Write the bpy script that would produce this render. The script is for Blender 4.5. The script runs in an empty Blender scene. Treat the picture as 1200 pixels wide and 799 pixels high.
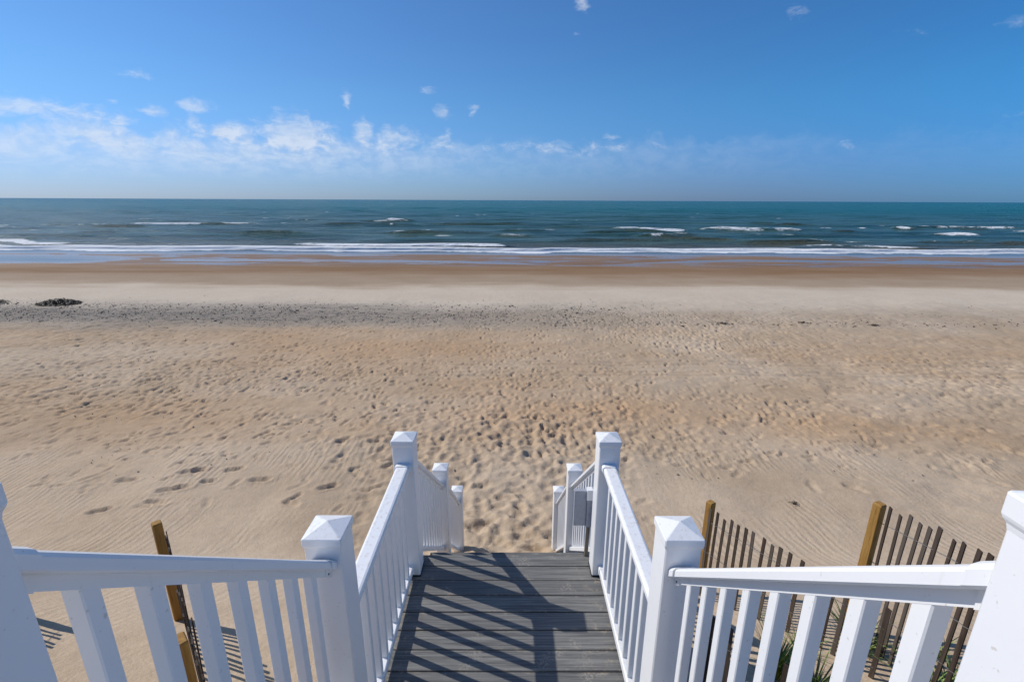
import bpy, bmesh, math, random
import numpy as np
from math import sin, cos, tan, radians, pi, hypot, atan2, sqrt
from mathutils import Vector, Matrix

random.seed(7)
rng = np.random.RandomState(7)
scene = bpy.context.scene
col = scene.collection

# ------------------------------------------------------------------ camera
CAM = (0.0249, 0.0, 0.0)                       # eye level is z = 0, landing floor is 2.753 m lower
cam_d = bpy.data.cameras.new("camera")
cam_d.sensor_fit = 'HORIZONTAL'; cam_d.sensor_width = 36.0
cam_d.lens = 562.72 / 1200 * 36.0
cam_d.clip_start = 0.02; cam_d.clip_end = 60000
cam = bpy.data.objects.new("camera", cam_d); col.objects.link(cam)
cam.matrix_world = (Matrix.Translation(CAM) @ Matrix.Rotation(radians(-0.2164), 4, 'Z')
                    @ Matrix.Rotation(radians(90 - 16.3268), 4, 'X') @ Matrix.Rotation(radians(0.2581), 4, 'Z'))
scene.camera = cam

# ------------------------------------------------------------------ exposure
vs = scene.view_settings
vs.view_transform = 'Standard'; vs.look = 'None'; vs.gamma = 1.0; vs.use_curve_mapping = False
vs.exposure = 0.0

# ------------------------------------------------------------------ sun
SUN = Vector((-1.197, 0.488, 1.14)).normalized()
SUN_EL = math.asin(SUN.z); SUN_AZ = atan2(SUN.x, SUN.y)
sun_d = bpy.data.lights.new("sun", 'SUN')
sun_d.energy = 3.75; sun_d.angle = radians(0.5); sun_d.color = (1.0, 0.955, 0.89)
sun = bpy.data.objects.new("sun", sun_d); col.objects.link(sun)
sun.location = SUN * 50
sun.rotation_euler = SUN.to_track_quat('Z', 'Y').to_euler()


# ------------------------------------------------------------------ node helper
class NT:
    def __init__(s, tree): s.t = tree
    def n(s, typ, _out=0, _in=None, **props):
        nd = s.t.nodes.new(typ)
        for k, v in props.items(): setattr(nd, k, v)
        for k, v in (_in or {}).items():
            sock = nd.inputs[k]
            if hasattr(v, 'is_linked') or isinstance(v, bpy.types.NodeSocket): s.t.links.new(v, sock)
            else: sock.default_value = v
        return nd if _out is None else nd.outputs[_out]
    def m(s, op, a, b=None, c=None, clamp=False):
        d = {0: a}
        if b is not None: d[1] = b
        if c is not None: d[2] = c
        return s.n('ShaderNodeMath', 0, d, operation=op, use_clamp=clamp)
    def sm(s, x, a, b, lo=0.0, hi=1.0):          # smoothstep map
        return s.n('ShaderNodeMapRange', 0, {0: x, 1: a, 2: b, 3: lo, 4: hi}, interpolation_type='SMOOTHSTEP')
    def band(s, x, a, b, c, d):                  # rises a..b, falls c..d
        return s.m('MULTIPLY', s.sm(x, a, b), s.sm(x, c, d, 1.0, 0.0))
    def noise(s, vec, scale, detail=3, rough=0.55, dist=0.0):
        return s.n('ShaderNodeTexNoise', 0, {'Vector': vec, 'Scale': scale, 'Detail': detail, 'Roughness': rough, 'Distortion': dist})
    def mix(s, f, a, b, blend='MIX'):
        nd = s.t.nodes.new('ShaderNodeMix'); nd.data_type = 'RGBA'; nd.blend_type = blend
        for i, v in ((0, f), (6, a), (7, b)):
            if isinstance(v, bpy.types.NodeSocket): s.t.links.new(v, nd.inputs[i])
            else: nd.inputs[i].default_value = v if i == 0 else (tuple(v) + (1,))[:4]
        return nd.outputs[2]
    def comb(s, x, y, z): return s.n('ShaderNodeCombineXYZ', 0, {0: x, 1: y, 2: z})
    def scale(s, v, k): return s.n('ShaderNodeVectorMath', 0, {0: v, 1: k}, operation='MULTIPLY')
    def sep(s, v):
        nd = s.n('ShaderNodeSeparateXYZ', None, {0: v}); return nd.outputs[0], nd.outputs[1], nd.outputs[2]
    def bump(s, h, strength, dist, normal=None):
        d = {'Height': h, 'Strength': strength, 'Distance': dist}
        if normal is not None: d['Normal'] = normal
        return s.n('ShaderNodeBump', 0, d)


# ------------------------------------------------------------------ sky and its clouds
world = bpy.data.worlds.new("World"); scene.world = world; world.use_nodes = True
wt = world.node_tree; wt.nodes.clear(); W = NT(wt)
sky_nd = wt.nodes.new('ShaderNodeTexSky'); sky_nd.sky_type = 'NISHITA'; sky_nd.sun_disc = False
sky_nd.sun_elevation = SUN_EL; sky_nd.sun_rotation = SUN_AZ
sky_nd.altitude = 0; sky_nd.air_density = 1.0; sky_nd.dust_density = 0.3; sky_nd.ozone_density = 1.0
dirv = W.n('ShaderNodeTexCoord', 0)
dx, dy, dz = W.sep(dirv)
az = W.m('MULTIPLY', W.m('ARCTAN2', dx, dy), 180 / pi)
el = W.m('MULTIPLY', W.m('ARCSINE', dz), 180 / pi)
cv = W.comb(az, W.m('MULTIPLY', el, 1.9), 0.0)
warp = W.n('ShaderNodeTexNoise', 1, {'Vector': cv, 'Scale': 0.35, 'Detail': 3})
cw = W.n('ShaderNodeVectorMath', 0, {0: cv, 1: W.scale(W.n('ShaderNodeVectorMath', 0, {0: warp, 1: (.5, .5, .5)}, operation='SUBTRACT'), (2.4, 2.4, 0))}, operation='ADD')
caz, cel, _ = W.sep(cw)
fine = W.noise(cw, 0.62, 7, 0.62)
BLOBS = [  # azimuth, elevation, half width, half height (degrees), strength
    (-43.5, 6.9, 7.0, .8, .75), (-34.9, 10.3, 1.3, .42, .6), (-34.3, 7.6, 1.0, .6, .75), (-30.9, 8.3, 1.5, .5, .7), (-37.1, 7.8, .45, .3, .5),
    (-36.6, 6.5, 1.0, .5, .7), (-22.6, 6.4, 3.4, 1.7, .95), (-28.6, 6.2, 3.2, .9, .7), (-17.2, 9.7, .45, .9, .65), (-15.9, 6.8, 1.1, 1.2, .8),
    (-12.6, 6.4, 2.1, 1.2, .75), (-7.3, 8.9, .85, .75, .8), (-4.1, 9.1, .6, .7, .55), (-8.6, 11.1, 1.5, .5, .42), (-7.7, 6.2, 1.5, .9, .65),
    (-2.2, 5.7, .8, .7, .5), (3.9, 5.7, 4.6, .7, .5), (7.4, 18.5, .9, .7, .7), (6.8, 16.2, .45, .3, .5), (11.1, 6.6, .9, .6, .5),
    (8.0, 5.5, 5.4, .7, .45), (15.7, 5.5, .9, .4, .4), (27.4, 16.4, 1.6, .7, .36), (33.3, 5.2, .9, .45, .45), (36.6, 13.6, 1.9, .6, .22),
    (42.5, 13.1, 1.1, .45, .32), (44.2, 10.4, 1.3, .7, .36), (44.6, 6.6, 1.2, .4, .34)]
acc = None
for (ba, be, ra, re, st) in BLOBS:
    qa = W.m('DIVIDE', W.m('SUBTRACT', caz, ba), ra)
    qe = W.m('DIVIDE', W.m('SUBTRACT', W.m('DIVIDE', cel, 1.9), be), re)
    g = W.m('MULTIPLY', W.m('EXPONENT', W.m('MULTIPLY', W.m('ADD', W.m('MULTIPLY', qa, qa), W.m('MULTIPLY', qe, qe)), -0.75)), st)
    acc = g if acc is None else W.m('MAXIMUM', acc, g)
thr = W.m('ADD', acc, W.m('MULTIPLY', W.m('SUBTRACT', fine, 0.5), 1.35))
cum = W.m('MULTIPLY', W.sm(thr, 0.22, 0.95), W.sm(acc, 0.04, 0.25))
# the long low bank of cumulus, thick towards the sun and thinning to the right
bank_n = W.noise(cw, 0.23, 6, 0.6)
bank_top = W.m('ADD', 6.2, W.m('MULTIPLY', W.m('SUBTRACT', W.noise(W.comb(caz, W.m('MULTIPLY', cel, .4), 0.0), .22, 5, .6), .5), 9.0))
bank_e = W.m('MULTIPLY', W.sm(el, 1.0, 5.0), W.sm(W.m('SUBTRACT', W.m('DIVIDE', cel, 1.9), bank_top), -1.2, .5, 1.0, 0.0))
bank_a = W.m('MAXIMUM', W.sm(az, -32.0, 14.0, 1.0, 0.0), W.sm(az, 8.0, 40.0, .24, .06))
bank_back = W.sm(az, -150.0, -100.0, 0.0, 1.0)
bank = W.m('MULTIPLY', W.m('MULTIPLY', bank_e, W.m('MULTIPLY', bank_a, bank_back)), W.sm(W.m('ADD', W.m('MULTIPLY', bank_n, .55), W.m('MULTIPLY', fine, .45)), 0.30, 0.64, .18, 1.0))
cloud = W.m('MINIMUM', W.m('ADD', W.m('MULTIPLY', cum, 0.55), W.m('MULTIPLY', bank, 0.66)), 0.72)
# the deep polarised blue of the photograph: deeper with the angle away from the sun
sdot = W.n('ShaderNodeVectorMath', 1, {0: dirv, 1: tuple(SUN)}, operation='DOT_PRODUCT')
tint = W.mix(W.sm(sdot, -.55, .70), (.155, .68, 1.20), (.40, .71, 1.09))
tint = W.mix(W.sm(el, 0.0, 11.0, .9, 0.0), tint, W.mix(1.0, tint, W.mix(W.sm(sdot, -.1, .45), (.98, .60, .90), (.95, .78, 1.02)), 'MULTIPLY'))
sky_tint = W.mix(1.0, sky_nd.outputs[0], tint, 'MULTIPLY')
cl_shade = W.mix(W.sm(fine, 0.35, 0.65), (6.4, 7.1, 8.3), (7.8, 8.3, 9.1))
final = W.mix(cloud, sky_tint, cl_shade)
bg = W.n('ShaderNodeBackground', 0, {'Color': final, 'Strength': 0.1})
wout = wt.nodes.new('ShaderNodeOutputWorld'); wt.links.new(bg, wout.inputs[0])


# ------------------------------------------------------------------ materials
def mat(name):
    m = bpy.data.materials.new(name); m.use_nodes = True
    t = m.node_tree; t.nodes.clear(); N = NT(t)
    bs = t.nodes.new('ShaderNodeBsdfPrincipled')
    out = t.nodes.new('ShaderNodeOutputMaterial'); t.links.new(bs.outputs[0], out.inputs[0])
    return m, N, bs
def put(N, bs, **kw):
    names = dict(color='Base Color', rough='Roughness', spec='Specular IOR Level', normal='Normal', ior='IOR', metal='Metallic')
    for k, v in kw.items():
        s = bs.inputs[names[k]]
        if isinstance(v, bpy.types.NodeSocket): N.t.links.new(v, s)
        else: s.default_value = (tuple(v) + (1,)) if k == 'color' else v

def make_vinyl():
    m, N, b = mat('white_vinyl')
    p = P0 = N.n('ShaderNodeNewGeometry', 0)
    d = N.noise(p, 2.2, 4); sp = N.noise(p, 75, 2)
    c = N.mix(N.sm(d, .45, .8, 0, .5), (.85, .845, .835), (.80, .79, .77))
    streak = N.noise(N.scale(P0, (38, 38, 1.6)), 1.0, 4, .6)
    c = N.mix(N.m('MULTIPLY', N.sm(streak, .60, .78), N.sm(N.noise(P0, 3.1, 3), .42, .62, 0, .28)), c, (.50, .47, .41))
    c = N.mix(N.sm(sp, .68, .76, 0, .55), c, (.50, .45, .38))
    nz = N.sep(N.n('ShaderNodeNewGeometry', 1))[2]
    dust = N.m('MULTIPLY', N.sm(nz, .75, .97), N.sm(N.noise(P0, 34, 5, .7), .50, .68, 0, .38))
    c = N.mix(dust, c, (.52, .43, .32))
    put(N, b, color=c, rough=N.sm(d, .3, .7, .30, .42), spec=.5, normal=N.bump(N.noise(p, 9, 3), .05, .02))
    return m

def make_deck(name, base, dark, lite):
    m, N, b = mat(name)
    tc = N.n('ShaderNodeTexCoord', 3)
    oi = N.n('ShaderNodeObjectInfo', None)
    rnd = oi.outputs['Random']
    v = N.n('ShaderNodeVectorMath', 0, {0: tc, 1: N.comb(N.m('MULTIPLY', rnd, 37.0), N.m('MULTIPLY', rnd, 11.0), 0.0)}, operation='ADD')
    g1 = N.noise(N.scale(v, (1.6, 60, 30)), 1.0, 5, .65)
    g2 = N.noise(N.scale(v, (5, 160, 60)), 1.0, 3, .6)
    bl = N.noise(v, 3.5, 4)
    c = N.mix(N.sm(g1, .35, .68), dark, base)
    c = N.mix(N.sm(g2, .52, .75, 0, .5), c, lite)
    c = N.mix(N.m('MULTIPLY', rnd, .40), c, dark)
    # sand trodden in: pale dusty patches
    c = N.mix(N.m('MULTIPLY', N.sm(bl, .56, .70), N.sm(N.noise(v, 60, 3), .42, .62, 0, .55)), c, (.40, .36, .30))
    ox, oy, oz = N.sep(tc)
    edge = N.m('MAXIMUM', N.sm(oy, -.022, -.002), N.sm(oy, -.139, -.118, 1.0, 0.0))
    drift = N.m('MULTIPLY', N.m('ADD', N.m('MULTIPLY', edge, .8), N.sm(N.m('ABSOLUTE', ox), .50, .72)), N.sm(N.noise(v, 14, 5, .7), .50, .68))
    c = N.mix(N.m('MULTIPLY', drift, .6), c, (.42, .34, .25))
    h = N.m('ADD', N.m('MULTIPLY', g1, .7), N.m('MULTIPLY', g2, .5))
    put(N, b, color=c, rough=N.sm(g1, .3, .7, .55, .72), spec=.18, normal=N.bump(h, .35, .004))
    return m

def make_wood(name, a, bcol, rough=.75, grey=.55):
    m, N, b = mat(name)
    tc = N.n('ShaderNodeTexCoord', 3)
    rnd = N.n('ShaderNodeObjectInfo', None).outputs['Random']
    v = N.n('ShaderNodeVectorMath', 0, {0: tc, 1: N.comb(N.m('MULTIPLY', rnd, 13.0), N.m('MULTIPLY', rnd, 29.0), N.m('MULTIPLY', rnd, 7.0))}, operation='ADD')
    g = N.noise(N.scale(v, (55, 55, 2.5)), 1.0, 5, .65)
    g2 = N.noise(N.scale(v, (140, 140, 9)), 1.0, 3, .6)
    c = N.mix(N.sm(g, .32, .68), a, bcol)
    c = N.mix(N.sm(g2, .55, .7, 0, .55), c, tuple(x * .35 for x in a))
    c = N.mix(N.m('MULTIPLY', N.m('POWER', rnd, 2.0), grey), c, (.19, .165, .14))
    put(N, b, color=c, rough=rough, spec=.25, normal=N.bump(N.m('ADD', g, g2), .5, .004))
    return m

def make_plain(name, c, rough, metal=0.0):
    m, N, b = mat(name)
    p = N.n('ShaderNodeTexCoord', 3)
    d = N.noise(p, 30, 3)
    put(N, b, color=N.mix(N.sm(d, .4, .75, 0, .5), c, tuple(x * .7 for x in c)), rough=rough, metal=metal)
    return m

SEA_Z = -5.9
def make_sand():
    m, N, b = mat('beach_sand')
    P = N.n('ShaderNodeNewGeometry', 0)
    x, y, z = N.sep(P)
    big = N.noise(P, .06, 4); mid = N.noise(P, .35, 4); grain = N.noise(P, 9.0, 5, .7); fine = N.noise(P, 70.0, 3, .7)
    stretch = N.noise(N.scale(P, (.05, .5, 1)), 1.0, 5, .6)
    yw = N.m('ADD', y, N.m('ADD', N.m('MULTIPLY', N.m('SUBTRACT', stretch, .5), 4.5), N.m('MULTIPLY', N.m('SUBTRACT', N.noise(N.scale(P, (.11, .16, 1)), 1.0, 4, .55), .5), N.sm(y, 20, 34, 1.0, 7.0))))
    c = N.mix(N.sm(mid, .3, .7), (.480, .360, .240), (.575, .448, .316))
    # orange tinted flats between the footprints
    om = N.m('MULTIPLY', N.band(yw, 8.0, 10.5, 17, 22), N.sm(N.noise(N.scale(P, (.10, .24, 1)), 1.0, 6, .66), .40, .68))
    c = N.mix(N.m('MULTIPLY', om, .80), c, (.490, .330, .195))
    blot = None
    for (px, py, rx, ry, st) in ((2.2, 10.6, 4.2, 1.1, .9), (-4.5, 15.8, 4.6, 2.6, .75), (-1.0, 12.2, 2.6, 1.2, .55), (-9.5, 18.6, 5.0, 1.2, .6), (7.5, 10.3, 2.6, .6, .5)):
        qx = N.m('DIVIDE', N.m('SUBTRACT', N.m('ADD', x, N.m('MULTIPLY', N.m('SUBTRACT', mid, .5), 4.0)), px), rx)
        qy = N.m('DIVIDE', N.m('SUBTRACT', N.m('ADD', y, N.m('MULTIPLY', N.m('SUBTRACT', big, .5), 5.0)), py), ry)
        g = N.m('MULTIPLY', N.m('EXPONENT', N.m('MULTIPLY', N.m('ADD', N.m('MULTIPLY', qx, qx), N.m('MULTIPLY', qy, qy)), -1.0)), st)
        blot = g if blot is None else N.m('MAXIMUM', blot, g)
    c = N.mix(N.m('MULTIPLY', blot, .75), c, (.520, .335, .190))
    # old tide line: grey shell hash, thickest on the left
    sm_ = N.m('MULTIPLY', N.band(yw, 18.5, 21.5, 24.0, 26.8), N.sm(x, -14.0, 14.0, 1.0, .22))
    c = N.mix(N.m('MULTIPLY', sm_, .85), c, (.285, .250, .208))
    spk = N.m('MULTIPLY', sm_, N.sm(N.noise(N.scale(P, (2.0, 4.2, 1)), 1.0, 7, .78), .50, .62))
    c = N.mix(N.m('MULTIPLY', spk, N.sm(x, -12, 8, .85, .35)), c, (.10, .095, .085))
    # pale dry berm
    c = N.mix(N.m('MULTIPLY', N.band(yw, 22.5, 26.0, 29.5, 32.5), .6), c, (.690, .590, .460))
    # damp, then wet sand
    c = N.mix(N.sm(yw, 29.5, 33.5, 0, .62), c, (.320, .222, .142))
    wet = N.sm(yw, 35.0, 41.0)
    c = N.mix(N.m('MULTIPLY', wet, N.sm(N.noise(N.scale(P, (.10, .5, 1)), 1.0, 5, .65), .3, .7, .65, 1.0)), c, (.250, .136, .056))
    c = N.mix(N.sm(grain, .25, .75, .0, .32), c, N.mix(1.0, c, (.66, .62, .58), 'MULTIPLY'))
    c = N.mix(N.sm(fine, .55, .8, 0, .35), c, N.mix(1.0, c, (.55, .5, .47), 'MULTIPLY'))
    film = N.m('MULTIPLY', N.band(y, 43.0, 45.5, 54.0, 57.0), N.sm(N.noise(N.scale(P, (.13, .65, 1)), 1.0, 6, .65), .50, .60))
    rough = N.m('SUBTRACT', .95, N.m('ADD', N.m('MULTIPLY', N.sm(yw, 40.0, 47.0), .42), N.m('MULTIPLY', film, .38)))
    # wind ripples near the stair foot, crests running out to sea
    wv = N.n('ShaderNodeTexWave', 1, {'Vector': N.scale(P, (1, .42, 1)), 'Scale': 2.7, 'Distortion': 11.0, 'Detail': 3.0, 'Detail Scale': .55, 'Detail Roughness': .62}, wave_type='BANDS', bands_direction='X')
    rm = N.m('MULTIPLY', N.band(y, 2.0, 4.0, 8.5, 11.5), N.sm(N.m('ABSOLUTE', x), 1.6, 3.0))
    rm = N.m('MULTIPLY', rm, N.sm(N.noise(P, .75, 5, .6), .42, .62, .0, 1.0))
    dry = N.sm(yw, 33.0, 38.0, 1.0, 0.0)
    n1 = N.bump(N.m('MULTIPLY', wv, rm), .48, .012)
    n2 = N.bump(N.m('MULTIPLY', N.m('ADD', N.m('MULTIPLY', grain, 1.0), N.m('MULTIPLY', N.noise(P, 28, 3, .6), .6)), dry), .5, .03, n1)
    n3 = N.bump(fine, .25, .006, n2)
    put(N, b, color=c, rough=rough, spec=N.m('ADD', N.m('ADD', .08, N.m('MULTIPLY', wet, .10)), N.m('MULTIPLY', film, .42)), normal=n3)
    return m

def make_sea():
    m, N, b = mat('sea_water')
    P = N.n('ShaderNodeNewGeometry', 0)
    x, y, z = N.sep(P)
    dep = N.n('ShaderNodeAttribute', 2, attribute_name='depth', attribute_type='GEOMETRY')
    fo = N.n('ShaderNodeAttribute', 2, attribute_name='foam', attribute_type='GEOMETRY')
    tur = N.n('ShaderNodeAttribute', 2, attribute_name='silt', attribute_type='GEOMETRY')
    str_ = N.noise(N.scale(P, (.022, .11, 1)), 1.0, 6, .68)
    c = N.mix(N.sm(N.m('ADD', y, N.m('MULTIPLY', str_, 90.0)), 110.0, 420.0), N.mix(N.sm(N.m('ADD', N.m('MULTIPLY', str_, .6), N.m('MULTIPLY', N.noise(N.scale(P, (.09, .55, 1)), 1.0, 5, .7), .4)), .38, .62), (.010, .044, .038), (.070, .135, .118)), (.000, .092, .080))
    c = N.mix(N.sm(y, 700.0, 5000.0), c, (.000, .072, .074))
    c = N.mix(N.sm(dep, .12, 1.1, .85, 0.0), c, (.125, .110, .085))
    c = N.mix(N.sm(dep, .005, .09, 1.0, 0.0), c, (.29, .215, .165))
    c = N.mix(N.m('MULTIPLY', tur, .8), c, (.085, .068, .030))
    lace = N.noise(N.scale(P, (.35, .9, 1)), 1.0, 7, .75, .8)
    fm = N.sm(N.m('ADD', fo, N.m('MULTIPLY', N.m('SUBTRACT', lace, .5), 1.3)), .42, .62)
    fm = N.m('MULTIPLY', fm, N.sm(fo, .02, .15))
    c = N.mix(fm, c, (.80, .81, .80))
    calm = N.sm(dep, .10, .55)
    w1 = N.noise(N.scale(P, (.22, .70, 1)), 1.0, 5, .62)
    w2 = N.noise(N.scale(P, (1.6, 3.4, 1)), 1.0, 3, .6)
    w3 = N.noise(N.scale(P, (.05, .16, 1)), 1.0, 3, .6)
    h = N.m('ADD', N.m('ADD', N.m('MULTIPLY', w1, .95), N.m('MULTIPLY', w2, .20)), N.m('MULTIPLY', w3, 2.0))
    nb = N.bump(N.m('MULTIPLY', h, N.m('ADD', N.m('MULTIPLY', calm, .96), .04)), 1.0, 1.0)
    put(N, b, color=c, normal=nb, ior=1.33, spec=N.m('SUBTRACT', .40, N.m('MULTIPLY', calm, .32)),
        rough=N.m('ADD', N.m('ADD', .20, N.m('MULTIPLY', calm, .03)), N.m('MULTIPLY', fm, .6)))
    return m

def make_leaf(name, a, c2):
    m, N, b = mat(name)
    P = N.n('ShaderNodeNewGeometry', 0)
    put(N, b, color=N.mix(N.sm(N.noise(P, 25, 2), .35, .65), a, c2), rough=.55, spec=.3)
    return m

M = {}
M['vinyl'] = make_vinyl()
M['deck'] = make_deck('weathered_composite', (.250, .245, .228), (.110, .109, .105), (.36, .345, .31))
M['treated'] = make_wood('pressure_treated_wood', (.30, .150, .035), (.42, .235, .065), grey=0.0)
M['slat'] = make_wood('brown_fence_slat', (.038, .025, .018), (.078, .053, .038), .9, .35)
M['wire'] = make_plain('galvanised_wire', (.30, .29, .28), .5, .7)
M['screw'] = make_plain('dark_steel_and_gap', (.03, .03, .035), .5, .6)
M['grey'] = make_plain('grey_plastic', (.36, .38, .43), .45)
M['timber'] = make_wood('grey_timber', (.20, .165, .125), (.29, .245, .19), .85)
M['sand'] = make_sand()
M['sea'] = make_sea()
M['grass'] = make_leaf('beach_grass_leaf', (.15, .25, .04), (.32, .40, .11))
M['straw'] = make_leaf('dry_grass_leaf', (.33, .26, .12), (.24, .20, .09))
M['weed'] = make_leaf('dried_seaweed', (.020, .014, .008), (.052, .036, .019))
M['shell'] = make_leaf('shell_hash', (.20, .17, .135), (.40, .35, .28))


# ------------------------------------------------------------------ mesh helpers
class MB:
    def __init__(s): s.v = []; s.f = []
    def add(s, verts, faces):
        o = len(s.v); s.v += [tuple(v) for v in verts]; s.f += [tuple(i + o for i in f) for f in faces]; return s
    def box(s, x0, x1, y0, y1, z0, z1):
        return s.add([(x0, y0, z0), (x1, y0, z0), (x1, y1, z0), (x0, y1, z0), (x0, y0, z1), (x1, y0, z1), (x1, y1, z1), (x0, y1, z1)],
                     [(3, 2, 1, 0), (4, 5, 6, 7), (0, 1, 5, 4), (1, 2, 6, 5), (2, 3, 7, 6), (3, 0, 4, 7)])
    def rings(s, rings, cap0=True, cap1=True):          # consecutive vertex rings of equal length
        n = len(rings[0]); o = len(s.v)
        for r in rings: s.v += [tuple(p) for p in r]
        for k in range(len(rings) - 1):
            for i in range(n):
                j = (i + 1) % n
                s.f.append((o + k * n + i, o + k * n + j, o + (k + 1) * n + j, o + (k + 1) * n + i))
        if cap0: s.f.append(tuple(o + i for i in range(n - 1, -1, -1)))
        if cap1: s.f.append(tuple(o + (len(rings) - 1) * n + i for i in range(n)))
        return s
    def tube(s, pts, r, n=5):
        rs = []
        for k, p in enumerate(pts):
            a = Vector(pts[max(k - 1, 0)]); b = Vector(pts[min(k + 1, len(pts) - 1)])
            d = (b - a).normalized(); u = d.orthogonal().normalized(); w = d.cross(u)
            rs.append([Vector(p) + (u * cos(2 * pi * i / n) + w * sin(2 * pi * i / n)) * r for i in range(n)])
        return s.rings(rs)
    def mesh(s, name, m, smooth=False):
        me = bpy.data.meshes.new(name); me.from_pydata(s.v, [], s.f)
        bm = bmesh.new(); bm.from_mesh(me); bmesh.ops.recalc_face_normals(bm, faces=bm.faces); bm.to_mesh(me); bm.free()
        me.materials.append(m)
        if smooth: me.polygons.foreach_set('use_smooth', [True] * len(me.polygons))
        return me

def link(name, me, parent=None, loc=(0, 0, 0), rot=(0, 0, 0), kind=None):
    o = bpy.data.objects.new(name, me); col.objects.link(o)
    o.location = loc; o.rotation_euler = rot
    if parent is not None: o.parent = parent
    if kind: o['kind'] = kind
    return o
def tag(o, label, cat, group=None, kind=None):
    o['label'] = label; o['category'] = cat
    if group: o['group'] = group
    if kind: o['kind'] = kind
    return o
def thing(name, label, cat, loc, group=None):
    return tag(link(name, None, None, loc), label, cat, group)
def sq(h, c=0.0):                                        # chamfered square outline of half width h
    if c <= 0: return [(-h, -h), (h, -h), (h, h), (-h, h)]
    return [(-h + c, -h), (h - c, -h), (h, -h + c), (h, h - c), (h - c, h), (-h + c, h), (-h, h - c), (-h, -h + c)]
def ring(h, z, c=0.004): return [(x, y, z) for x, y in sq(h, c)]


# ------------------------------------------------------------------ ground profile and noise
def hash2(ix, iy, seed):
    with np.errstate(over='ignore'):
        n = ix.astype(np.int32).view(np.uint32) * np.uint32(374761393) + iy.astype(np.int32).view(np.uint32) * np.uint32(668265263) + np.uint32((seed * 974634777) & 0xffffffff)
        n = (n ^ (n >> np.uint32(13))) * np.uint32(1274126177)
        n = n ^ (n >> np.uint32(16))
    return (n & np.uint32(0xffffff)).astype(np.float32) / np.float32(0xffffff)
def vnoise(x, y, seed=0):
    ix = np.floor(x); iy = np.floor(y); fx = x - ix; fy = y - iy
    fx = fx * fx * fx * (fx * (fx * 6 - 15) + 10); fy = fy * fy * fy * (fy * (fy * 6 - 15) + 10)
    a = hash2(ix, iy, seed); b = hash2(ix + 1, iy, seed); c = hash2(ix, iy + 1, seed); d = hash2(ix + 1, iy + 1, seed)
    return (a + (b - a) * fx) * (1 - fy) + (c + (d - c) * fx) * fy
def fbm(x, y, octv=4, seed=0, gain=.5):
    t = 0; amp = 1; s = 0
    for k in range(octv):
        t = t + amp * (vnoise(x * 2 ** k + 17.3 * k, y * 2 ** k - 9.1 * k, seed + k) - .5); s += amp; amp *= gain
    return t / s * 2                                      # roughly -1..1
def sstep(x, a, b):
    t = np.clip((x - a) / (b - a), 0, 1); return t * t * (3 - 2 * t)

PY = [-60, -20, -4, 1.2, 2.0, 3.0, 3.6, 4.2, 5.0, 6.0, 7.2, 9.5, 14, 22, 28, 33, 37, 42, 50, 53.5, 56, 60, 70, 95, 150, 3000]
PZ = [-2.6, -2.75, -2.9, -3.0, -3.05, -3.42, -3.77, -4.12, -4.60, -5.00, -5.10, -5.14, -5.2, -5.3, -5.36, -5.47, -5.62, -5.82, -5.858, -5.885, -5.96, -6.15, -6.6, -7.4, -9, -30]
def profile(y): return np.interp(y, PY, PZ)
_fy = np.linspace(-60, 200, 26001); _k = np.ones(61) / 61
_fz = np.convolve(np.pad(profile(_fy), 30, mode='edge'), _k, mode='valid')
def ground_base(x, y):
    z = np.where(y < 199, np.interp(y, _fy, _fz), profile(y))
    n = fbm(x * .22, y * .3, 4, 3) * .10 * sstep(y, 1, 5) * (1 - sstep(y, 20, 34)) * sstep(np.abs(x), 1.2, 3.5)
    n = n + fbm(x * .08, y * .12, 3, 9) * .06 * sstep(y, 8, 14) * (1 - sstep(y, 26, 34))
    # shallow runnel behind the bar, wandering along the shore
    yc = np.interp(x, [-90, -45, -30, -5, 6, 12, 24, 45, 65, 95], [48.3, 48.3, 48.0, 48.0, 45.6, 47.0, 49.6, 49.0, 48.0, 47.5])
    hw = np.interp(x, [-90, -46, -38, -20, 0, 10, 25, 60, 95], [4.2, 3.8, 2.1, 2.0, 1.2, .7, 1.0, 1.5, 2.0])
    yc = yc + fbm(x * .05, x * 0 + 3.1, 3, 21) * .8
    q = (y - yc) / hw
    n = n - np.interp(x, [-60, -44, -36, 14, 30], [.125, .115, .060, .060, .085]) * np.exp(-q * q * 1.1) * sstep(y, 40, 43)
    n = n + fbm(x * .16, y * .60, 5, 31, .6) * .044 * sstep(y, 41, 44) * (1 - sstep(y, 58, 64))
    return z + n
def gz(x, y): return float(ground_base(np.array([float(x)]), np.array([float(y)]))[0])
def gzs(xy): a = np.array(xy, float); return ground_base(a[:, 0], a[:, 1])


# ------------------------------------------------------------------ sand
def axis(segs):
    out = [segs[0][0]]
    for a, b, s0, s1 in segs:
        p = a; L = b - a
        while p < b - 1e-6:
            t = (p - a) / L; p += (s0 + (s1 - s0) * t if s1 > 12 * s0 else s0 * (s1 / s0) ** t); out.append(min(p, b))
    return np.array(sorted(set(np.round(out, 5))))

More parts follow.
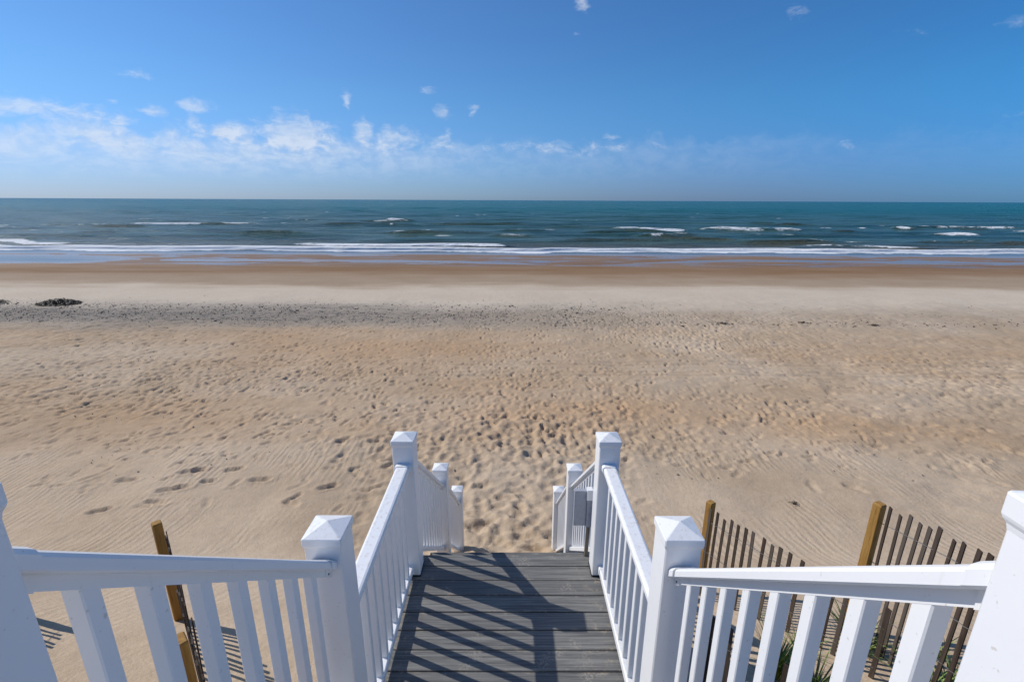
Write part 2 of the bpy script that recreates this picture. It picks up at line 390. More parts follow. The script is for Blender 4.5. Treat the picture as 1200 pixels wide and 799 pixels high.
def stamp(X, Y, H, x, y, ang, L, Wd, dep, rim=.35):
    R = L * .95
    i0, i1 = np.searchsorted(X, (x - R, x + R)); j0, j1 = np.searchsorted(Y, (y - R, y + R))
    if i1 - i0 < 2 or j1 - j0 < 2: return
    xx = X[i0:i1][None, :] - x; yy = Y[j0:j1][:, None] - y
    u = (xx * cos(ang) + yy * sin(ang)) / (L * .5); v = (-xx * sin(ang) + yy * cos(ang)) / (Wd * .5)
    v = v * (1 + .18 * u + .45 * np.exp(-((u + .12) / .30) ** 2))
    r = np.sqrt(u * u + v * v)
    pit = -dep * (1 - sstep(r, .55, 1.05)) * (1 + .25 * u)
    lip = dep * rim * np.exp(-((r - 1.22) / .22) ** 2)
    H[j0:j1, i0:i1] += pit + lip

def build_sand():
    xs = axis([(0, 8.0, .036, .036), (8.0, 26, .040, .13), (26, 32, .14, .28), (32, 95, .25, 2.5), (95, 4000, 3.0, 900)])
    X = np.concatenate([-xs[::-1][:-1], xs])
    Y = axis([(-60, -4, 10, .7), (-4, 1.6, .5, .08), (1.6, 7.0, .036, .036), (7.0, 13, .036, .07), (13, 23, .065, .105), (23, 30, .12, .24), (30, 60, .25, .5), (60, 100, .7, 3), (100, 260, 8, 40)])
    XX, YY = np.meshgrid(X, Y)
    base = ground_base(XX, YY)
    H = np.zeros_like(base)
    fade = (1 - sstep(YY, 24, 31)) * sstep(YY, 2.0, 3.5)
    # general hummocky relief of soft dry sand
    H += fbm(XX * 1.1, YY * 1.3, 4, 41) * .030 * fade
    H += fbm(XX * 3.0, YY * 4.2, 3, 43) * .020 * fade * sstep(YY, 7, 11)
    # deeper churned path fanning out from the stair foot
    pathw = np.exp(-(XX / (1.15 + (YY - 5.5).clip(0) * .22)) ** 2) * sstep(YY, 3.5, 5.2) * (1 - sstep(YY, 9.5, 14))
    H += fbm(XX * 2.2, YY * 2.0, 4, 47, .55) * .050 * pathw
    # wind combed hummocks on the right
    comb_ = sstep(XX, 4.5, 8.5) * sstep(YY, 6, 8) * (1 - sstep(YY, 15, 19))
    a = .45
    H += fbm((XX * cos(a) - YY * sin(a)) * 1.0, (XX * sin(a) + YY * cos(a)) * 3.2, 4, 53) * .060 * comb_
    # wheel ruts along the beach
    wob = fbm(X * .05, X * 0, 2, 61)[None, :] * .4
    for yc, w in ((14.65, .10), (14.95, .08), (13.55, .10), (13.85, .08)):
        q = (YY - (yc + XX * .009 + wob)) / w
        H += (-.022 * np.exp(-q * q) + .010 * np.exp(-(np.abs(q) - 1.8) ** 2 * 2)) * (1 - sstep(XX, 16, 22)) * sstep(XX, -22, -17)
    # footprints
    def prints(n, fx, fy, L, W_, D, pr=None):
        for _ in range(n):
            y = fy(); x = fx(y)
            if pr is not None and rng.rand() > pr(x, y): continue
            s = rng.uniform(.8, 1.25)
            stamp(X, Y, H, x, y, rng.uniform(0, 2 * pi), L * s, W_ * s, D * rng.uniform(.5, 1.3))
    prints(700, lambda y: rng.randn() * (.75 + (y - 5.5) * .18), lambda: rng.uniform(5.2, 11), .38, .25, .020)
    prints(300, lambda y: rng.randn() * (2.4), lambda: rng.uniform(9.0, 12.5), .32, .18, .024)
    gx, gy = np.meshgrid(np.arange(-30, 30, .25), np.arange(6, 26, .25))
    DEN = np.clip(.30 + 1.3 * fbm(gx * .13, gy * .22, 3, 71), .03, 1)
    def dens(x, y):
        return float(DEN[int((y - 6) / .25) % 80, int((x + 30) / .25) % 240])
    prints(6500, lambda y: rng.uniform(-1.15, 1.15) * y, lambda: 10.5 + 12.5 * rng.rand() ** .9, .30, .15, .030, dens)
    prints(11000, lambda y: rng.uniform(-1.15, 1.15) * y, lambda: 8.5 + 13.5 * rng.rand() ** .8, .25, .14, .025, lambda x, y: min(1, dens(x, y) + .25))
    prints(700, lambda y: rng.uniform(1.2, 14), lambda: rng.uniform(7.5, 13), .34, .17, .022, dens)
    prints(90, lambda y: rng.uniform(-9, -2), lambda: rng.uniform(7.0, 11), .34, .15, .026)
    # walked lines of single prints
    for (xa, ya, xb, yb) in ((-14, 12.2, 3, 13.2), (-16, 17.8, 6, 16.0), (-3, 11, -9, 19), (2, 10.5, 9, 20), (5, 10.8, 17, 12.2), (1, 9, -1.5, 21),
                             (-10, 15.6, -2, 11), (3.5, 8.8, 9.5, 9.4), (-18, 19, -6, 18.6), (10, 18.6, 20, 17.8), (0.4, 12, 1.6, 22), (4.4, 10.4, 8.6, 11.0)):
        L = hypot(xb - xa, yb - ya); n = int(L / .62); d = ((xb - xa) / L, (yb - ya) / L)
        for k in range(n):
            s = .12 if k % 2 else -.12
            t = (k + rng.uniform(-.15, .15)) / n
            stamp(X, Y, H, xa + (xb - xa) * t - d[1] * s + rng.randn() * .04, ya + (yb - ya) * t + d[0] * s + rng.randn() * .04, atan2(d[1], d[0]) + rng.randn() * .15, .32, .16, .038)
    for (x, y, L, an) in ((-6.13, 8.23, .50, .5), (-6.09, 7.63, .60, .35), (-5.36, 8.33, .42, .3), (-4.67, 7.95, .42, .15), (-7.17, 7.96, .45, .1), (-3.32, 7.75, .4, .6),
                          (-2.94, 9.57, .36, .4), (-.24, 10.81, .34, .1), (-5.25, 10.31, .4, .5), (-7.52, 10.81, .4, .2), (-6.9, 7.0, .4, .4), (-5.6, 7.9, .3, .3), (-2.4, 8.6, .36, .9)):
        stamp(X, Y, H, x, y, an, L, .19, .050)
    Z = base + H
    nx, ny = len(X), len(Y)
    co = np.stack([XX, YY, Z], -1).reshape(-1, 3).astype(np.float32)
    idx = np.arange(nx * ny).reshape(ny, nx)
    q = np.stack([idx[:-1, :-1], idx[:-1, 1:], idx[1:, 1:], idx[1:, :-1]], -1).reshape(-1, 4).astype(np.int32)
    me = grid_mesh('sand', co, q, M['sand'])
    o = link('sand', me, kind='structure')
    o['label'] = 'trodden sandy beach sloping from the dune down to the wet shore'
    return len(q)

def grid_mesh(name, co, q, m):
    me = bpy.data.meshes.new(name)
    me.vertices.add(len(co)); me.vertices.foreach_set('co', co.ravel())
    me.loops.add(q.size); me.loops.foreach_set('vertex_index', q.ravel())
    me.polygons.add(len(q)); me.polygons.foreach_set('loop_start', np.arange(0, q.size, 4, dtype=np.int32))
    me.polygons.foreach_set('loop_total', np.full(len(q), 4, np.int32))
    me.polygons.foreach_set('use_smooth', np.ones(len(q), bool))
    me.update(calc_edges=True); me.validate()
    me.materials.append(m)
    return me

NSAND = build_sand()


# ------------------------------------------------------------------ sea
def build_sea():
    xs = axis([(0, 100, .75, .9), (100, 190, 1.0, 3), (190, 30000, 5, 4000)])
    X = np.concatenate([-xs[::-1][:-1], xs])
    Y = axis([(41.5, 54, .3, .3), (54, 70, .15, .25), (70, 150, .30, .9), (150, 420, 1.2, 7), (420, 30000, 12, 3500)])
    XX, YY = np.meshgrid(X, Y)
    dep = SEA_Z - ground_base(XX, YY)
    H = np.zeros_like(XX); foam = np.zeros_like(XX); silt = np.zeros_like(XX)
    deep = sstep(YY, 58, 70)
    # swell
    wx = XX + fbm(XX * .01, YY * .01, 2, 5) * 30
    for lam, amp, ang, sd in ((19, .17, .05, 1), (11, .11, -.10, 2), (6.5, .06, .16, 3), (31, .17, -.03, 4)):
        ph = 2 * pi / lam * (YY * cos(ang) + XX * sin(ang)) + fbm(XX * .015, YY * .03, 3, 80 + sd) * 7
        c = np.cos(ph)
        H += amp * (np.exp(1.3 * (c - 1)) * 2 - .8) * deep * (1 - sstep(YY, 600, 1500)) * (.4 + .6 * (fbm(XX * .02, YY * .03, 2, 90 + sd) + .5).clip(0, 1.2))
    H += fbm(XX * .35, YY * .8, 3, 97) * .05 * deep * (1 - sstep(YY, 200, 500))
    # the shore break: one long white bore
    yb = 62.4 + fbm(X * .035, X * 0 + .7, 3, 101) * 3.4 + fbm(X * .13, X * 0 + .2, 4, 102) * 1.8 + np.interp(X, [-110, -60, 0, 60, 110], [-.9, -.6, .2, -.9, -3.0])
    up = yb[None, :]
    hh = (.20 + .12 * fbm(X * .06, X * 0 + 9.2, 3, 103))[None, :]
    q = YY - up
    H += hh * np.where(q < 0, np.exp(-(q / 1.8) ** 2), np.exp(-(q / 2.6) ** 2))
    wide = (2.0 + 3.4 * fbm(X * .07, X * 0 + 4.4, 4, 107)).clip(.15)[None, :]
    foam = np.maximum(foam, .95 * sstep(q, -3.4 - wide * .5, -1.6) * (1 - sstep(q, .25 * wide, 1.3 * wide)))
    foam = np.maximum(foam, .46 * sstep(q, -6.0, -3.0) * (1 - sstep(q, -1.5, .5)) * sstep(fbm(XX * .06, YY * .35, 3, 108), -.15, .5))
    silt = np.maximum(silt, .8 * np.exp(-((q - 2.6) / 1.3) ** 2) * sstep(fbm(X * .05, X * 0 + 2.2, 3, 109), -.25, .35)[None, :])
    # thin dying wash lines on the swash
    # a second, broken bore just behind the first
    y2 = yb + 5.2 + fbm(X * .05, X * 0 + 5.5, 4, 115) * 3.0
    q2 = YY - y2[None, :]
    m2 = sstep(fbm(X * .045, X * 0 + 8.1, 3, 116), -.02, .30)[None, :]
    H += .35 * m2 * np.where(q2 < 0, np.exp(-(q2 / 1.0) ** 2), np.exp(-(q2 / 2.6) ** 2))
    foam = np.maximum(foam, .72 * m2 * sstep(q2, -2.0, -.6) * (1 - sstep(q2, .3, 2.0)))
    for off, st, sd in ((-5.6, .46, 111), (-8.0, .40, 113)):
        yl = yb + off + fbm(X * .045, X * 0 + sd, 4, sd) * 2.4
        ql = YY - yl[None, :]
        foam = np.maximum(foam, st * np.exp(-(ql / .22) ** 2) * sstep(fbm(X * .03, X * 0 + 1.1, 3, sd + 1), -.25, .3)[None, :])
    # outer breakers
    BR = [(-104, 99, 9, .5, 1.5, .6, 0), (-98, 114, 16, .35, 1.0, .55, 0), (-84, 119, 11, .55, 1.6, .85, 0), (-70, 121, 9, .45, 1.2, .7, 0), (-54, 118, 16, .2, .8, .42, 0),
          (-32, 140, 4, .6, 1.6, .8, 0), (-27, 124, 6, .5, 1.2, .5, .5), (-19, 95.5, 5.5, .30, 3.0, .72, 0), (2.5, 98, 4.5, .45, 1.2, .55, .3), (25, 107, 3.6, .7, 1.0, .9, 0),
          (30.5, 99.5, 5.5, .6, 2.4, 1.0, .2), (46, 104, 8, .45, 2.4, .68, 0), (57, 103, 5, .5, 2.2, .85, 0), (87.6, 109, 2.6, .65, 1.4, .95, .4), (112, 118.5, 15, .5, 1.6, .8, 0),
          (84.5, 92.2, 5.0, .65, 1.2, .9, .6), (70, 128, 8, .7, 1.4, .12, .7), (-37, 120, 11, .5, 1.2, .12, .6), (-45, 84, 10, .55, 1.2, .10, .3), (-17, 90, 9, .5, 1.2, .08, .4),
          (14, 74, 9, .5, 1.0, .14, .9), (28, 75, 7, .5, 1.0, .2, .95), (42, 73, 7, .45, 1.0, .1, .8), (66, 73.5, 6, .55, 1.2, .55, .5), (78, 72, 9, .5, 1.1, .3, .8), (100, 74, 8, .5, 1.2, .6, .2),
          (-8, 125, 14, .5, 1.4, .08, .4), (60, 92, 9, .4, 1.2, .08, .2), (12, 118, 16, .45, 1.3, .06, .35)]
    BRX = list(BR)
    def breaker(bx, by, hw, h, fw, fs, si):
        i0, i1 = np.searchsorted(X, (bx - 1.7 * hw, bx + 1.7 * hw)); j0, j1 = np.searchsorted(Y, (by - 9, by + 10)); w = np.s_[j0:j1, i0:i1]
        xw = X[i0:i1]
        e = (np.exp(-((xw - bx) / hw) ** 4) * (.75 + .5 * fbm(xw * .12, xw * 0 + by, 3, int(by))))[None, :]
        ql = YY[w] - (by + fbm(xw * .05, xw * 0 + bx, 3, 131) * 1.6)[None, :]
        H[w] += h * e * np.where(ql < 0, np.exp(-(ql / .9) ** 2), np.exp(-(ql / 2.6) ** 2))
        foam[w] = np.maximum(foam[w], fs * e * sstep(ql, -1.3 * fw - .6, -.2 * fw) * (1 - sstep(ql, .2, .9 * fw)))
        tr = np.exp(-((xw - bx) / (hw * 1.25)) ** 4)[None, :] * np.exp(-(ql / (2.8 * fw)) ** 2) * sstep(fbm(XX[w] * .22, YY[w] * .9, 4, int(by) + 7), -.35, .45)
        foam[w] = np.maximum(foam[w], np.where(ql > 0, min(fs, .75) * .82, fs * .5) * tr)
        silt[w] = np.maximum(silt[w], si * e * np.exp(-((ql + .5) / 1.4) ** 2))
    for _ in range(30):
        BRX.append((rng.uniform(-115, 115), rng.uniform(72, 150), rng.uniform(2, 9), rng.uniform(.25, .55), rng.uniform(.8, 1.5), rng.choice([.12, .2, .5, .62]), rng.uniform(.1, .7)))
    for b_ in BRX: breaker(*b_)
    # small whitecaps
    for _ in range(70):
        bx = rng.uniform(-170, 120); by = 85 + 170 * rng.rand(); hw = rng.uniform(.8, 3)
        i0, i1 = np.searchsorted(X, (bx - 9, bx + 9)); j0, j1 = np.searchsorted(Y, (by - 4, by + 4)); w = np.s_[j0:j1, i0:i1]
        foam[w] = np.maximum(foam[w], .62 * np.exp(-((XX[w] - bx) / hw) ** 2 - ((YY[w] - by) / 1.3) ** 2))
    H *= sstep(dep, .02, .25)
    co = np.stack([XX, YY, SEA_Z + H], -1).reshape(-1, 3).astype(np.float32)
    nx, ny = len(X), len(Y); idx = np.arange(nx * ny).reshape(ny, nx)
    q4 = np.stack([idx[:-1, :-1], idx[:-1, 1:], idx[1:, 1:], idx[1:, :-1]], -1).reshape(-1, 4).astype(np.int32)
    me = grid_mesh('sea', co, q4, M['sea'])
    for nm, arr in (('depth', dep + H), ('foam', foam), ('silt', silt)):
        at = me.attributes.new(nm, 'FLOAT', 'POINT'); at.data.foreach_set('value', arr.ravel().astype(np.float32))
    o = link('sea', me, kind='structure'); o['label'] = 'blue green sea with white breakers rolling onto the shore'
    return len(q4)
NSEA = build_sea()


# ------------------------------------------------------------------ decks and stairs
FLOOR = -2.753; TOPDECK = -1.40
def board_mesh(w, y0, y1, th):                            # bevelled plank lying along X, top at z = 0
    c = .004
    prof = [(y0 + c, 0), (y0, -c), (y0, -th), (y1, -th), (y1, -c), (y1 - c, 0)]
    return MB().rings([[(-w, a, b) for a, b in prof], [(w, a, b) for a, b in prof]])

deck = thing('stair_landing', 'grey composite landing between the two flights of white railed beach stairs', 'landing', (0, 3.244, FLOOR))
bm_ = board_mesh(.845, -.1395, 0, .026).mesh('deck_board', M['deck'])
front_bm = board_mesh(.845, -.118, 0, .026).mesh('deck_board', M['deck'])
yb_ = 0.0
link('deck_board', front_bm, deck, (0, 0, 0)); yb_ -= .1245
for k in range(13):
    link('deck_board', bm_, deck, (rng.uniform(-.004, .004), yb_, rng.uniform(-.0015, .0015)), (0, 0, rng.uniform(-.0012, .0012))); yb_ -= .1465
LAND0 = 3.244 + yb_
f = MB(); f.box(-.83, -.79, yb_ + .02, -.03, -.24, -.03); f.box(.79, .83, yb_ + .02, -.03, -.24, -.03)
for k in range(3): f.box(-.42 + k * .42 - .019, -.42 + k * .42 + .019, yb_ + .02, -.07, -.238, -.03)
f.box(-.785, .785, -.068, -.03, -.236, -.032)
link('joist_frame', f.mesh('joist_frame', M['timber']), deck)
for sx in (-1, 1):
    for yy in (-1.75, -.12):
        link('support_post', MB().box(-.045, .045, -.045, .045, 0, 1).mesh('support_post', M['timber']), deck, (sx * .60, yy, gz(0, 3.244 + yy) - .2 - FLOOR)).scale = (1, 1, -.28 - (gz(0, 3.244 + yy) - .2 - FLOOR) + .28)
for o in list(deck.children):
    if o.name.startswith('support_post'): o.scale[2] = -.242 - o.location[2]

def flight(name, label, y_top, z_top, y_bot, z_bot, n_rise):
    t = thing(name, label, 'stairs', (0, y_bot, z_bot))
    rise = (z_top - z_bot) / n_rise; run = (y_bot - y_top) / n_rise
    tm = MB(); tm.add(*[board_mesh(.66, -.125, .0, .026).v, board_mesh(.66, -.125, .0, .026).f])
    tmesh = tm.mesh('tread_board', M['deck'])
    for k in range(1, n_rise):
        yy = y_top + k * run; zz = z_top - k * rise
        link('tread_board', tmesh, t, (0, yy + .015 - y_bot, zz - z_bot))
        link('tread_board', tmesh, t, (0, yy - .115 - y_bot, zz - z_bot))
    for sx in (-.63, 0, .63):
        s = MB(); P = []
        a = [(y_top - y_bot, z_top - z_bot - .03 - rise), (y_top - y_bot, z_top - z_bot - .36 - rise), (0 + .0, -.18), (.02, -.03)]
        s.rings([[(sx - .019, u, v) for u, v in a], [(sx + .019, u, v) for u, v in a]])
        link('stringer', s.mesh('stringer', M['timber']), t)
    return t
flight('beach_stairs', 'grey tread steps descending from the landing onto the trampled sand', 3.26, FLOOR, 5.82, gz(0, 5.82) + .02, 12)
flight('deck_stairs', 'grey tread steps leading down from the upper deck to the landing', .50, TOPDECK, LAND0 - .01, FLOOR - .002, 7)
ud = thing('upper_deck', 'grey composite deck at the head of the stairs', 'deck', (0, .5, TOPDECK))
for k in range(14):
    link('deck_board', board_mesh(1.3, -.1405, 0, .026).mesh('deck_board', M['deck']) if k == 0 else ub, ud, (0, -.1465 * k, 0))
    if k == 0: ub = ud.children[0].data
link('joist_frame', MB().box(-1.28, 1.28, -2.02, -.01, -.24, -.03).mesh('joist_frame', M['timber']), ud)


# ------------------------------------------------------------------ white posts
RX = .728
cap_mesh = MB().rings([ring(.0738, -.050, .004), ring(.0752, -.042, .004), ring(.0785, -.036, .004), ring(.0800, -.031, .004), ring(.0800, -.003, .004), ring(.0780, 0, .004),
                       ring(.004, .030, .001)]).mesh('post_cap', M['vinyl'])
def post(x, y, zcap, zbase, label, floor=None):
    t = thing('railing_post', label, 'post', (x, y, zbase), 'white railing posts with pyramid caps')
    hgt = zcap - .045 - zbase
    link('post_sleeve', MB().rings([ring(.0735, 0, .005), ring(.0735, hgt, .005)]).mesh('post_sleeve', M['vinyl']), t)
    link('post_cap', cap_mesh, t, (0, 0, zcap - zbase))
    if floor is not None:
        link('base_gap_shade', MB().rings([ring(.0785, floor - zbase + .001, .006), ring(.0785, floor - zbase + .011, .006)]).mesh('base_gap_shade', M['screw']), t)  # dark slab standing in for the shaded gap under the sleeve, no metal part
    return t
YN = {-1: .4825, 1: .4455}; ZN = {-1: -.360, 1: -.346}
YM, ZM = 1.6928, -1.3001
YX, ZX = 3.0873, -1.6128
Y3, Z3 = 4.6184, -2.774
Y4, Z4 = 5.9904, -3.9512
for sx, sd in ((-1, 'left'), (1, 'right')):
    X = sx * RX
    post(X, YN[sx], ZN[sx], TOPDECK + .003, 'tall white post cut off by the %s edge of the photo, nearest the viewer' % sd)
    post(X, YM, ZM, FLOOR + .012, 'large white post with pyramid cap where the %s sloping near rail ends' % sd)
    post(X, YX, ZX, FLOOR + .012, 'white capped post at the far %s corner of the grey landing' % sd, FLOOR)
    post(X, Y3, Z3, gz(X, Y3) - .15, 'white capped post halfway down the lower beach stairs on the %s side' % sd)
    post(X, Y4, Z4, gz(X, Y4) - .15, 'smallest white capped post at the foot of the beach stairs on the %s side' % sd)

# ------------------------------------------------------------------ white railings
TOP = [(-.030, 0), (.030, 0), (.040, -.004), (.046, -.013), (.046, -.038), (.042, -.043), (.021, -.046), (.019, -.078), (-.019, -.078), (-.021, -.046), (-.042, -.043), (-.046, -.038), (-.046, -.013), (-.040, -.004)]
BOT = [(-.020, 0), (.020, 0), (.025, -.004), (.027, -.010), (.027, -.048), (-.027, -.048), (-.027, -.010), (-.025, -.004)]
COL = [(a * 1.16, b * 1.10 + .005) for a, b in TOP]
BCOL = [(a * 1.14, b * 1.08 + .002) for a, b in BOT]
def sloped(prof, y0, z0, y1, z1, y0r=None):
    return MB().rings([[(a, y0, z0 + b) for a, b in prof], [(a, y1, z1 + b) for a, b in prof]])
def railing(x, ya, za, yb, zb, drop, label, sections=1):
    """rail top runs from (ya, za) to (yb, zb); the top of the bottom rail is `drop` lower"""
    t = thing('stair_railing', label, 'railing', (x, ya, za - drop), 'white baluster railings')
    L = yb - ya; sl = (zb - za) / L
    zt = lambda y: drop + sl * y
    link('top_rail', sloped(TOP, 0, zt(0), L, zt(L)).mesh('top_rail', M['vinyl']), t)
    link('bottom_rail', sloped(BOT, 0, 0, L, sl * L).mesh('bottom_rail', M['vinyl']), t)
    for y0, y1 in ((.0, .045), (L - .045, L)):
        link('rail_bracket', sloped(COL, y0, zt(y0), y1, zt(y1)).mesh('rail_bracket', M['vinyl']), t)
        link('rail_bracket', sloped(BCOL, y0, sl * y0, y1, sl * y1).mesh('rail_bracket', M['vinyl']), t)
        ym = (y0 + y1) / 2
        for s in (-1, 1):
            link('screw', MB().rings([[(s * .0215, ym + .0045 * cos(i * pi / 4), zt(ym) - .064 + .0045 * sin(i * pi / 4)) for i in range(8)],
                                      [(s * .0255, ym + .0035 * cos(i * pi / 4), zt(ym) - .064 + .0035 * sin(i * pi / 4)) for i in range(8)]]).mesh('screw', M['screw']), t)
    n = max(2, round(L / .127) - 1); gap = L / (n + 1)
    h = .0185; c = .003
    z_lo = -.02; z_hi = drop - .066
    pr = sq(h, c)
    bmsh = MB().rings([[(a, b, z_lo + sl * b) for a, b in pr], [(a, b, z_hi + sl * b) for a, b in pr]]).mesh('baluster', M['vinyl'])
    for k in range(n):
        y = gap * (k + 1)
        link('baluster', bmsh, t, (0, y, sl * y))
    return t
pe = .0735
for sx, sd in ((-1, 'left'), (1, 'right')):
    X = sx * RX
    railing(X, YN[sx] + pe, -.462 if sx < 0 else -.452, YM - pe, -1.405 if sx < 0 else -1.440, .80, 'near %s white railing sloping down from the photo edge to the big capped post' % sd)
    railing(X, YM + pe, -1.790, YX - pe, -1.790, .860, 'level white railing along the %s side of the grey landing' % sd)
    railing(X, YX + pe, -1.805, Y3 - pe, -2.945, .80, 'upper length of white railing sloping down the beach stairs, %s side' % sd)
    railing(X, Y3 + pe, -2.990, Y4 - pe, -4.115, .80, 'lowest length of white railing reaching the sand, %s side' % sd)

# ------------------------------------------------------------------ grey box at the right corner post
bx = thing('outlet_box', 'small grey box with white lid on the inner side of the far right landing post', 'box', (.60, 3.20, FLOOR))
link('box_body', MB().rings([[(a, b, .300) for a, b in ((.022, 0), (.0625, 0), (.0625, .05), (.022, .05))], [(a, b, .545) for a, b in ((.022, 0), (.0625, 0), (.0625, .05), (.022, .05))]]).mesh('box_body', M['grey']), bx)
link('lid', MB().rings([[(a, b, .545) for a, b in ((.016, -.008), (.0635, -.008), (.0635, .056), (.016, .056))], [(a, b, .628) for a, b in ((.020, -.002), (.0635, -.002), (.0635, .05), (.020, .05))]]).mesh('lid', M['vinyl']), bx)
link('side_panel', MB().box(-.075, .021, .012, .045, .305, .615).mesh('side_panel', M['grey']), bx)
link('wood_stake', MB().rings([[(a, b, -.20) for a, b in ((.026, .046), (.054, .046), (.054, .07), (.026, .07))], [(a, b, .30) for a, b in ((.030, .012), (.058, .012), (.058, .036), (.030, .036))]]).mesh('wood_stake', M['timber']), bx)

# ------------------------------------------------------------------ sand fences
slat_meshes = []
for k in range(7):
    r = random.Random(k); w = .0172; th = .0038; rs = []
    for i, z in enumerate((0, .45, .9, 1.28)):
        j = r.uniform(-.005, .005); ww = w * r.uniform(.92, 1.06)
        rs.append([(-ww + j, -th, z), (ww + j, -th, z), (ww + j, th, z), (-ww + j, th, z)])
    slat_meshes.append(MB().rings(rs).mesh('slat', M['slat']))
def fence(label, p0, p1, z0, z1, n, posts, slat_len=1.22, first_gap=.05):
    """slat tops run from p0 (height z0) to p1 (height z1)"""
    a = atan2(p1[1] - p0[1], p1[0] - p0[0]); L = hypot(p1[0] - p0[0], p1[1] - p0[1])
    base = min(gz(*p0), gz(*p1))
    t = thing('sand_fence', label, 'fence', (p0[0], p0[1], base), 'wooden slat sand fences in the dune')
    U = (cos(a), sin(a)); Nn = (-sin(a), cos(a))
    for k in range(n):
        s = first_gap + (L - first_gap) * k / (n - 1) + random.uniform(-.004, .004)
        zt = z0 + (z1 - z0) * s / L + random.gauss(0, .012)
        o = link('slat', random.choice(slat_meshes), t, (U[0] * s, U[1] * s, zt - 1.28 - base), (random.gauss(0, .005), random.gauss(0, .007), a + random.gauss(0, .06)))
    for hz in (.16, .52, .88):
        for sgn in (-1, 1):
            pts = []
            for i in range(n * 2):
                s = L * i / (n * 2 - 1); off = sgn * (.008 if i % 2 else -.003)
                pts.append((U[0] * s + Nn[0] * off, U[1] * s + Nn[1] * off, z0 + (z1 - z0) * s / L - hz - base + .012 * sin(s * 2.1 + hz * 5)))
            link('wire', MB().tube(pts, .0022, 3).mesh('wire', M['wire']), t)
    for (s, off, above, tw, pw) in posts:
        x = U[0] * s + Nn[0] * off; y = U[1] * s + Nn[1] * off
        zt = z0 + (z1 - z0) * s / L + above
        zb = gz(p0[0] + x, p0[1] + y) - .35
        h = zt - zb
        pm = MB().rings([ring(pw, 0, .005), ring(pw, h - .010, .005), ring(pw - .006, h, .004)]).mesh('fence_post', M['treated'])
        link('fence_post', pm, t, (x, y, zb - base), (0, 0, tw))
    return t
fence('slat sand fence starting at the wooden post just behind the big right white post', (2.10, 4.33), (2.62, 2.62), -3.08, -2.66, 19, [(-.03, .06, .05, .5, .036)])
fence('slat sand fence by the right photo edge, its post rising above the near white rail', (2.97, 3.24), (2.73, 1.92), -2.29, -1.80, 14, [(-.02, -.03, .02, .35, .034)], first_gap=.09)
fence('low buried slat fence seen only through the near right balusters', (1.13, 2.33), (1.92, 1.27), -2.32, -2.24, 14, [])
fence('slat sand fence seen end-on left of the stairs with two wooden posts', (-2.98, 3.56), (-1.30, 1.58), -2.78, -1.96, 27, [(-.04, -.045, .10, .8, .036), (2.30, -.060, .07, .8, .043)])
fence('slat sand fence at the far left mostly hidden behind the left near post', (-4.62, 3.60), (-3.3, 1.7), -2.75, -2.0, 24, [(-.03, .05, .08, .6, .036)])

# ------------------------------------------------------------------ beach grass
def tuft(x, y, n, h, label, dry=.2, spread=.6):
    z = gz(x, y) - .02
    t = thing('beach_grass', label, 'grass', (x, y, z), 'tufts of green beach grass on the dune')
    for kind, m, cnt in (('leaf_blade', 'grass', int(n * (1 - dry))), ('dry_leaf_blade', 'straw', int(n * dry))):
        b = MB()
        for k in range(max(cnt, 1)):
            a = random.uniform(0, 2 * pi); hh = h * random.uniform(.5, 1.1); r = random.uniform(0, .05); bend = spread * random.uniform(.3, 1.2) * hh
            w = random.uniform(.004, .008); px, py = r * cos(a), r * sin(a)
            sx, sy = -sin(a) * w, cos(a) * w; L = []; R = []
            for i in range(6):
                u = i / 5
                cx_ = px + cos(a) * bend * u * u; cy_ = py + sin(a) * bend * u * u; cz = hh * (u - .18 * u * u * spread)
                kk = 1 - u ** 2 * .95
                L.append((cx_ - sx * kk, cy_ - sy * kk, cz)); R.append((cx_ + sx * kk, cy_ + sy * kk, cz))
            b.add(L + R, [(i, i + 1, 7 + i, 6 + i) for i in range(5)])
        link('foliage' if kind == 'leaf_blade' else 'dry_foliage', b.mesh(kind, M[m]), t)
    return t
tuft(1.93, 2.64, 110, .50, 'green beach grass clump in the sand between the two right slat fences')
tuft(2.06, 2.42, 90, .42, 'grass clump lower right beside the buried slat fence', .3)
tuft(2.80, 3.05, 110, .34, 'grass clump around the foot of the right-hand fence post', .1, .8)
tuft(2.78, 2.92, 60, .24, 'grass clump at the first slats of the right-hand fence', .15, .9)
tuft(2.76, 2.38, 110, .34, 'grass clump under the middle slats of the right-hand fence', .25, .9)
tuft(3.30, 2.86, 34, .32, 'thin grass sprig in the sand behind the right-hand fence', .2, .7)
tuft(2.98, 2.42, 60, .36, 'grass tuft partly behind the right near post', .2, .9)
tuft(2.30, 2.95, 22, .22, 'sparse grass at the buried end of the middle slat fence', .4, .9)

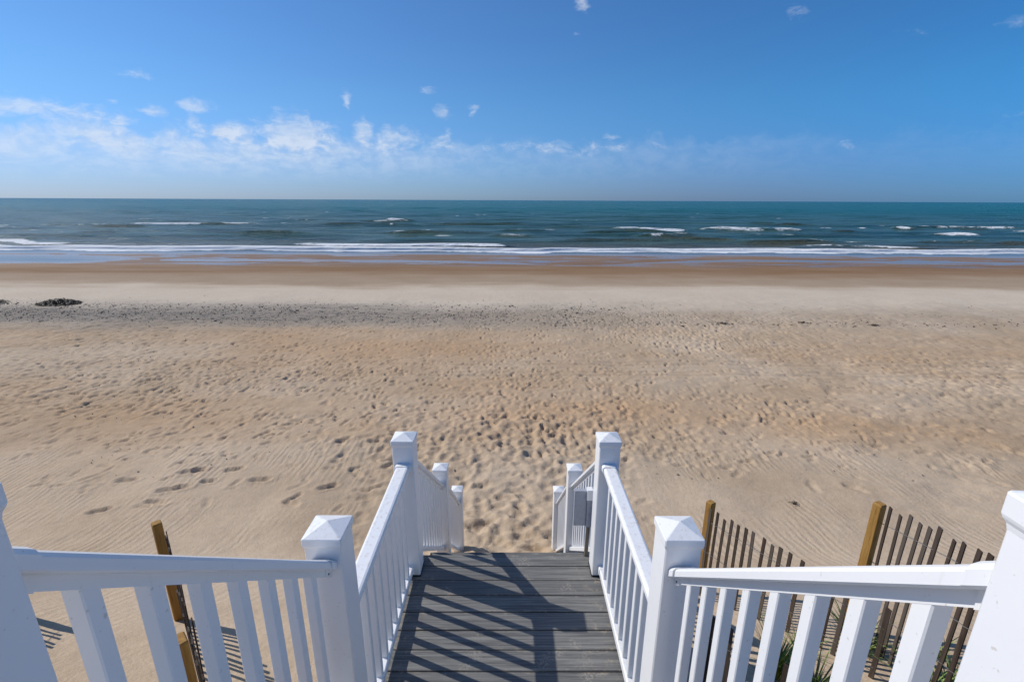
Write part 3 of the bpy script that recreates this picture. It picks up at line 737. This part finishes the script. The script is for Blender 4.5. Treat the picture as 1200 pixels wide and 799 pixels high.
# ------------------------------------------------------------------ things washed ashore
def weed_heap(x, y, lx, ly, h, label, n, sc=1.0):
    z = gz(x, y)
    b = MB(); ns = 20; rs = []
    for k in range(5):
        u = k / 4; rr = 1 - u * .85
        rs.append([(lx * rr * cos(2 * pi * i / ns) * random.uniform(.6, 1.15), ly * rr * sin(2 * pi * i / ns) * random.uniform(.6, 1.15), -.03 + h * sin(u * pi / 2) * random.uniform(.45, 1.25)) for i in range(ns)])
    b.rings(rs)
    for k in range(n):
        a = random.uniform(0, 2 * pi); q = sqrt(random.random()) * 1.15
        cx_, cy_ = lx * q * cos(a), ly * q * sin(a); cz = max(.01, h * (1 - q * q) * random.uniform(.7, 1.2))
        d = random.uniform(0, 2 * pi); l = random.uniform(.06, .22) * sc; w = random.uniform(.006, .018) * sc
        dx_, dy_ = cos(d) * l, sin(d) * l; nx_, ny_ = -sin(d) * w, cos(d) * w; up = random.uniform(.0, .09) * sc
        b.add([(cx_ - dx_ - nx_, cy_ - dy_ - ny_, cz), (cx_ - dx_ + nx_, cy_ - dy_ + ny_, cz + .01), (cx_ + nx_, cy_ + ny_, cz + up), (cx_ - nx_, cy_ - ny_, cz + up + .01),
               (cx_ + dx_ - nx_, cy_ + dy_ - ny_, cz - .02), (cx_ + dx_ + nx_, cy_ + dy_ + ny_, cz)], [(0, 1, 2, 3), (3, 2, 5, 4)])
    o = link('seaweed_heap', b.mesh('seaweed_heap', M['weed']), None, (x, y, z))
    return tag(o, label, 'seaweed', 'dark seaweed heaps on the tide line')
weed_heap(-23.85, 25.0, .90, .55, .19, 'largest dark heap of seaweed on the tide line at far left', 700, 1.1)
weed_heap(-27.4, 25.2, .5, .35, .12, 'flat dark seaweed scrap near the left photo edge', 90)
weed_heap(16.13, 20.5, .20, .09, .04, 'thin dark seaweed scrap on the tide line at far right', 26, .6)
weed_heap(9.5, 20.8, .24, .08, .04, 'small dark seaweed strip on the tide line right of centre', 26, .6)
weed_heap(13.1, 20.9, .17, .08, .03, 'dark seaweed scrap between two others right of centre', 18, .6)
weed_heap(5.03, 7.27, .06, .03, .03, 'tiny dark seaweed scrap alone on the sand above the right fences', 10, .3)

def scatter(name, n, fx, fy, s0, s1, m, label):
    b = MB()
    pos = []
    for _ in range(n):
        y = fy(); pos.append((fx(y), y))
    for (x, y), z in zip(pos, gzs(pos)):
        z = float(z); s = s0 + (s1 - s0) * random.random() ** 3; a = random.uniform(0, pi); e = random.uniform(.35, 1); hh = s * random.uniform(.15, .5)
        ca, sa = cos(a) * s, sin(a) * s
        b.add([(x + ca, y + sa, z + .01), (x - sa * e, y + ca * e, z + .012), (x - ca, y - sa, z + .01), (x + sa * e, y - ca * e, z + .012), (x, y, z + hh + .012), (x, y, z - .02)],
              [(0, 1, 4), (1, 2, 4), (2, 3, 4), (3, 0, 4), (1, 0, 5), (2, 1, 5), (3, 2, 5), (0, 3, 5)])
    o = link(name, b.mesh(name, M[m]), kind='stuff'); o['label'] = label; o['category'] = 'debris'
    return o
rr = random.uniform
scatter('shell_debris', 9000, lambda y: -36 + 44 * random.random() ** 1.35 if random.random() < .9 else rr(-34, 30), lambda: random.gauss(22.9, 1.3), .012, .05, 'shell', 'grey band of broken shell and debris along the old tide line')
scatter('seaweed_scraps', 3400, lambda y: -36 + 42 * random.random() ** 2.6, lambda: 20.6 + 4.6 * random.betavariate(1.6, 1.3), .015, .085, 'weed', 'dark scraps of dried seaweed strewn over the shell line')
scatter('seaweed_line', 300, lambda y: rr(1, 30), lambda: random.gauss(20.8, .28), .015, .08, 'weed', 'thin line of seaweed bits along the tide mark at right')
scatter('shell_chips', 900, lambda y: rr(-1, 1) * y, lambda: rr(8, 21), .008, .035, 'shell', 'loose shell chips scattered over the footprinted sand')
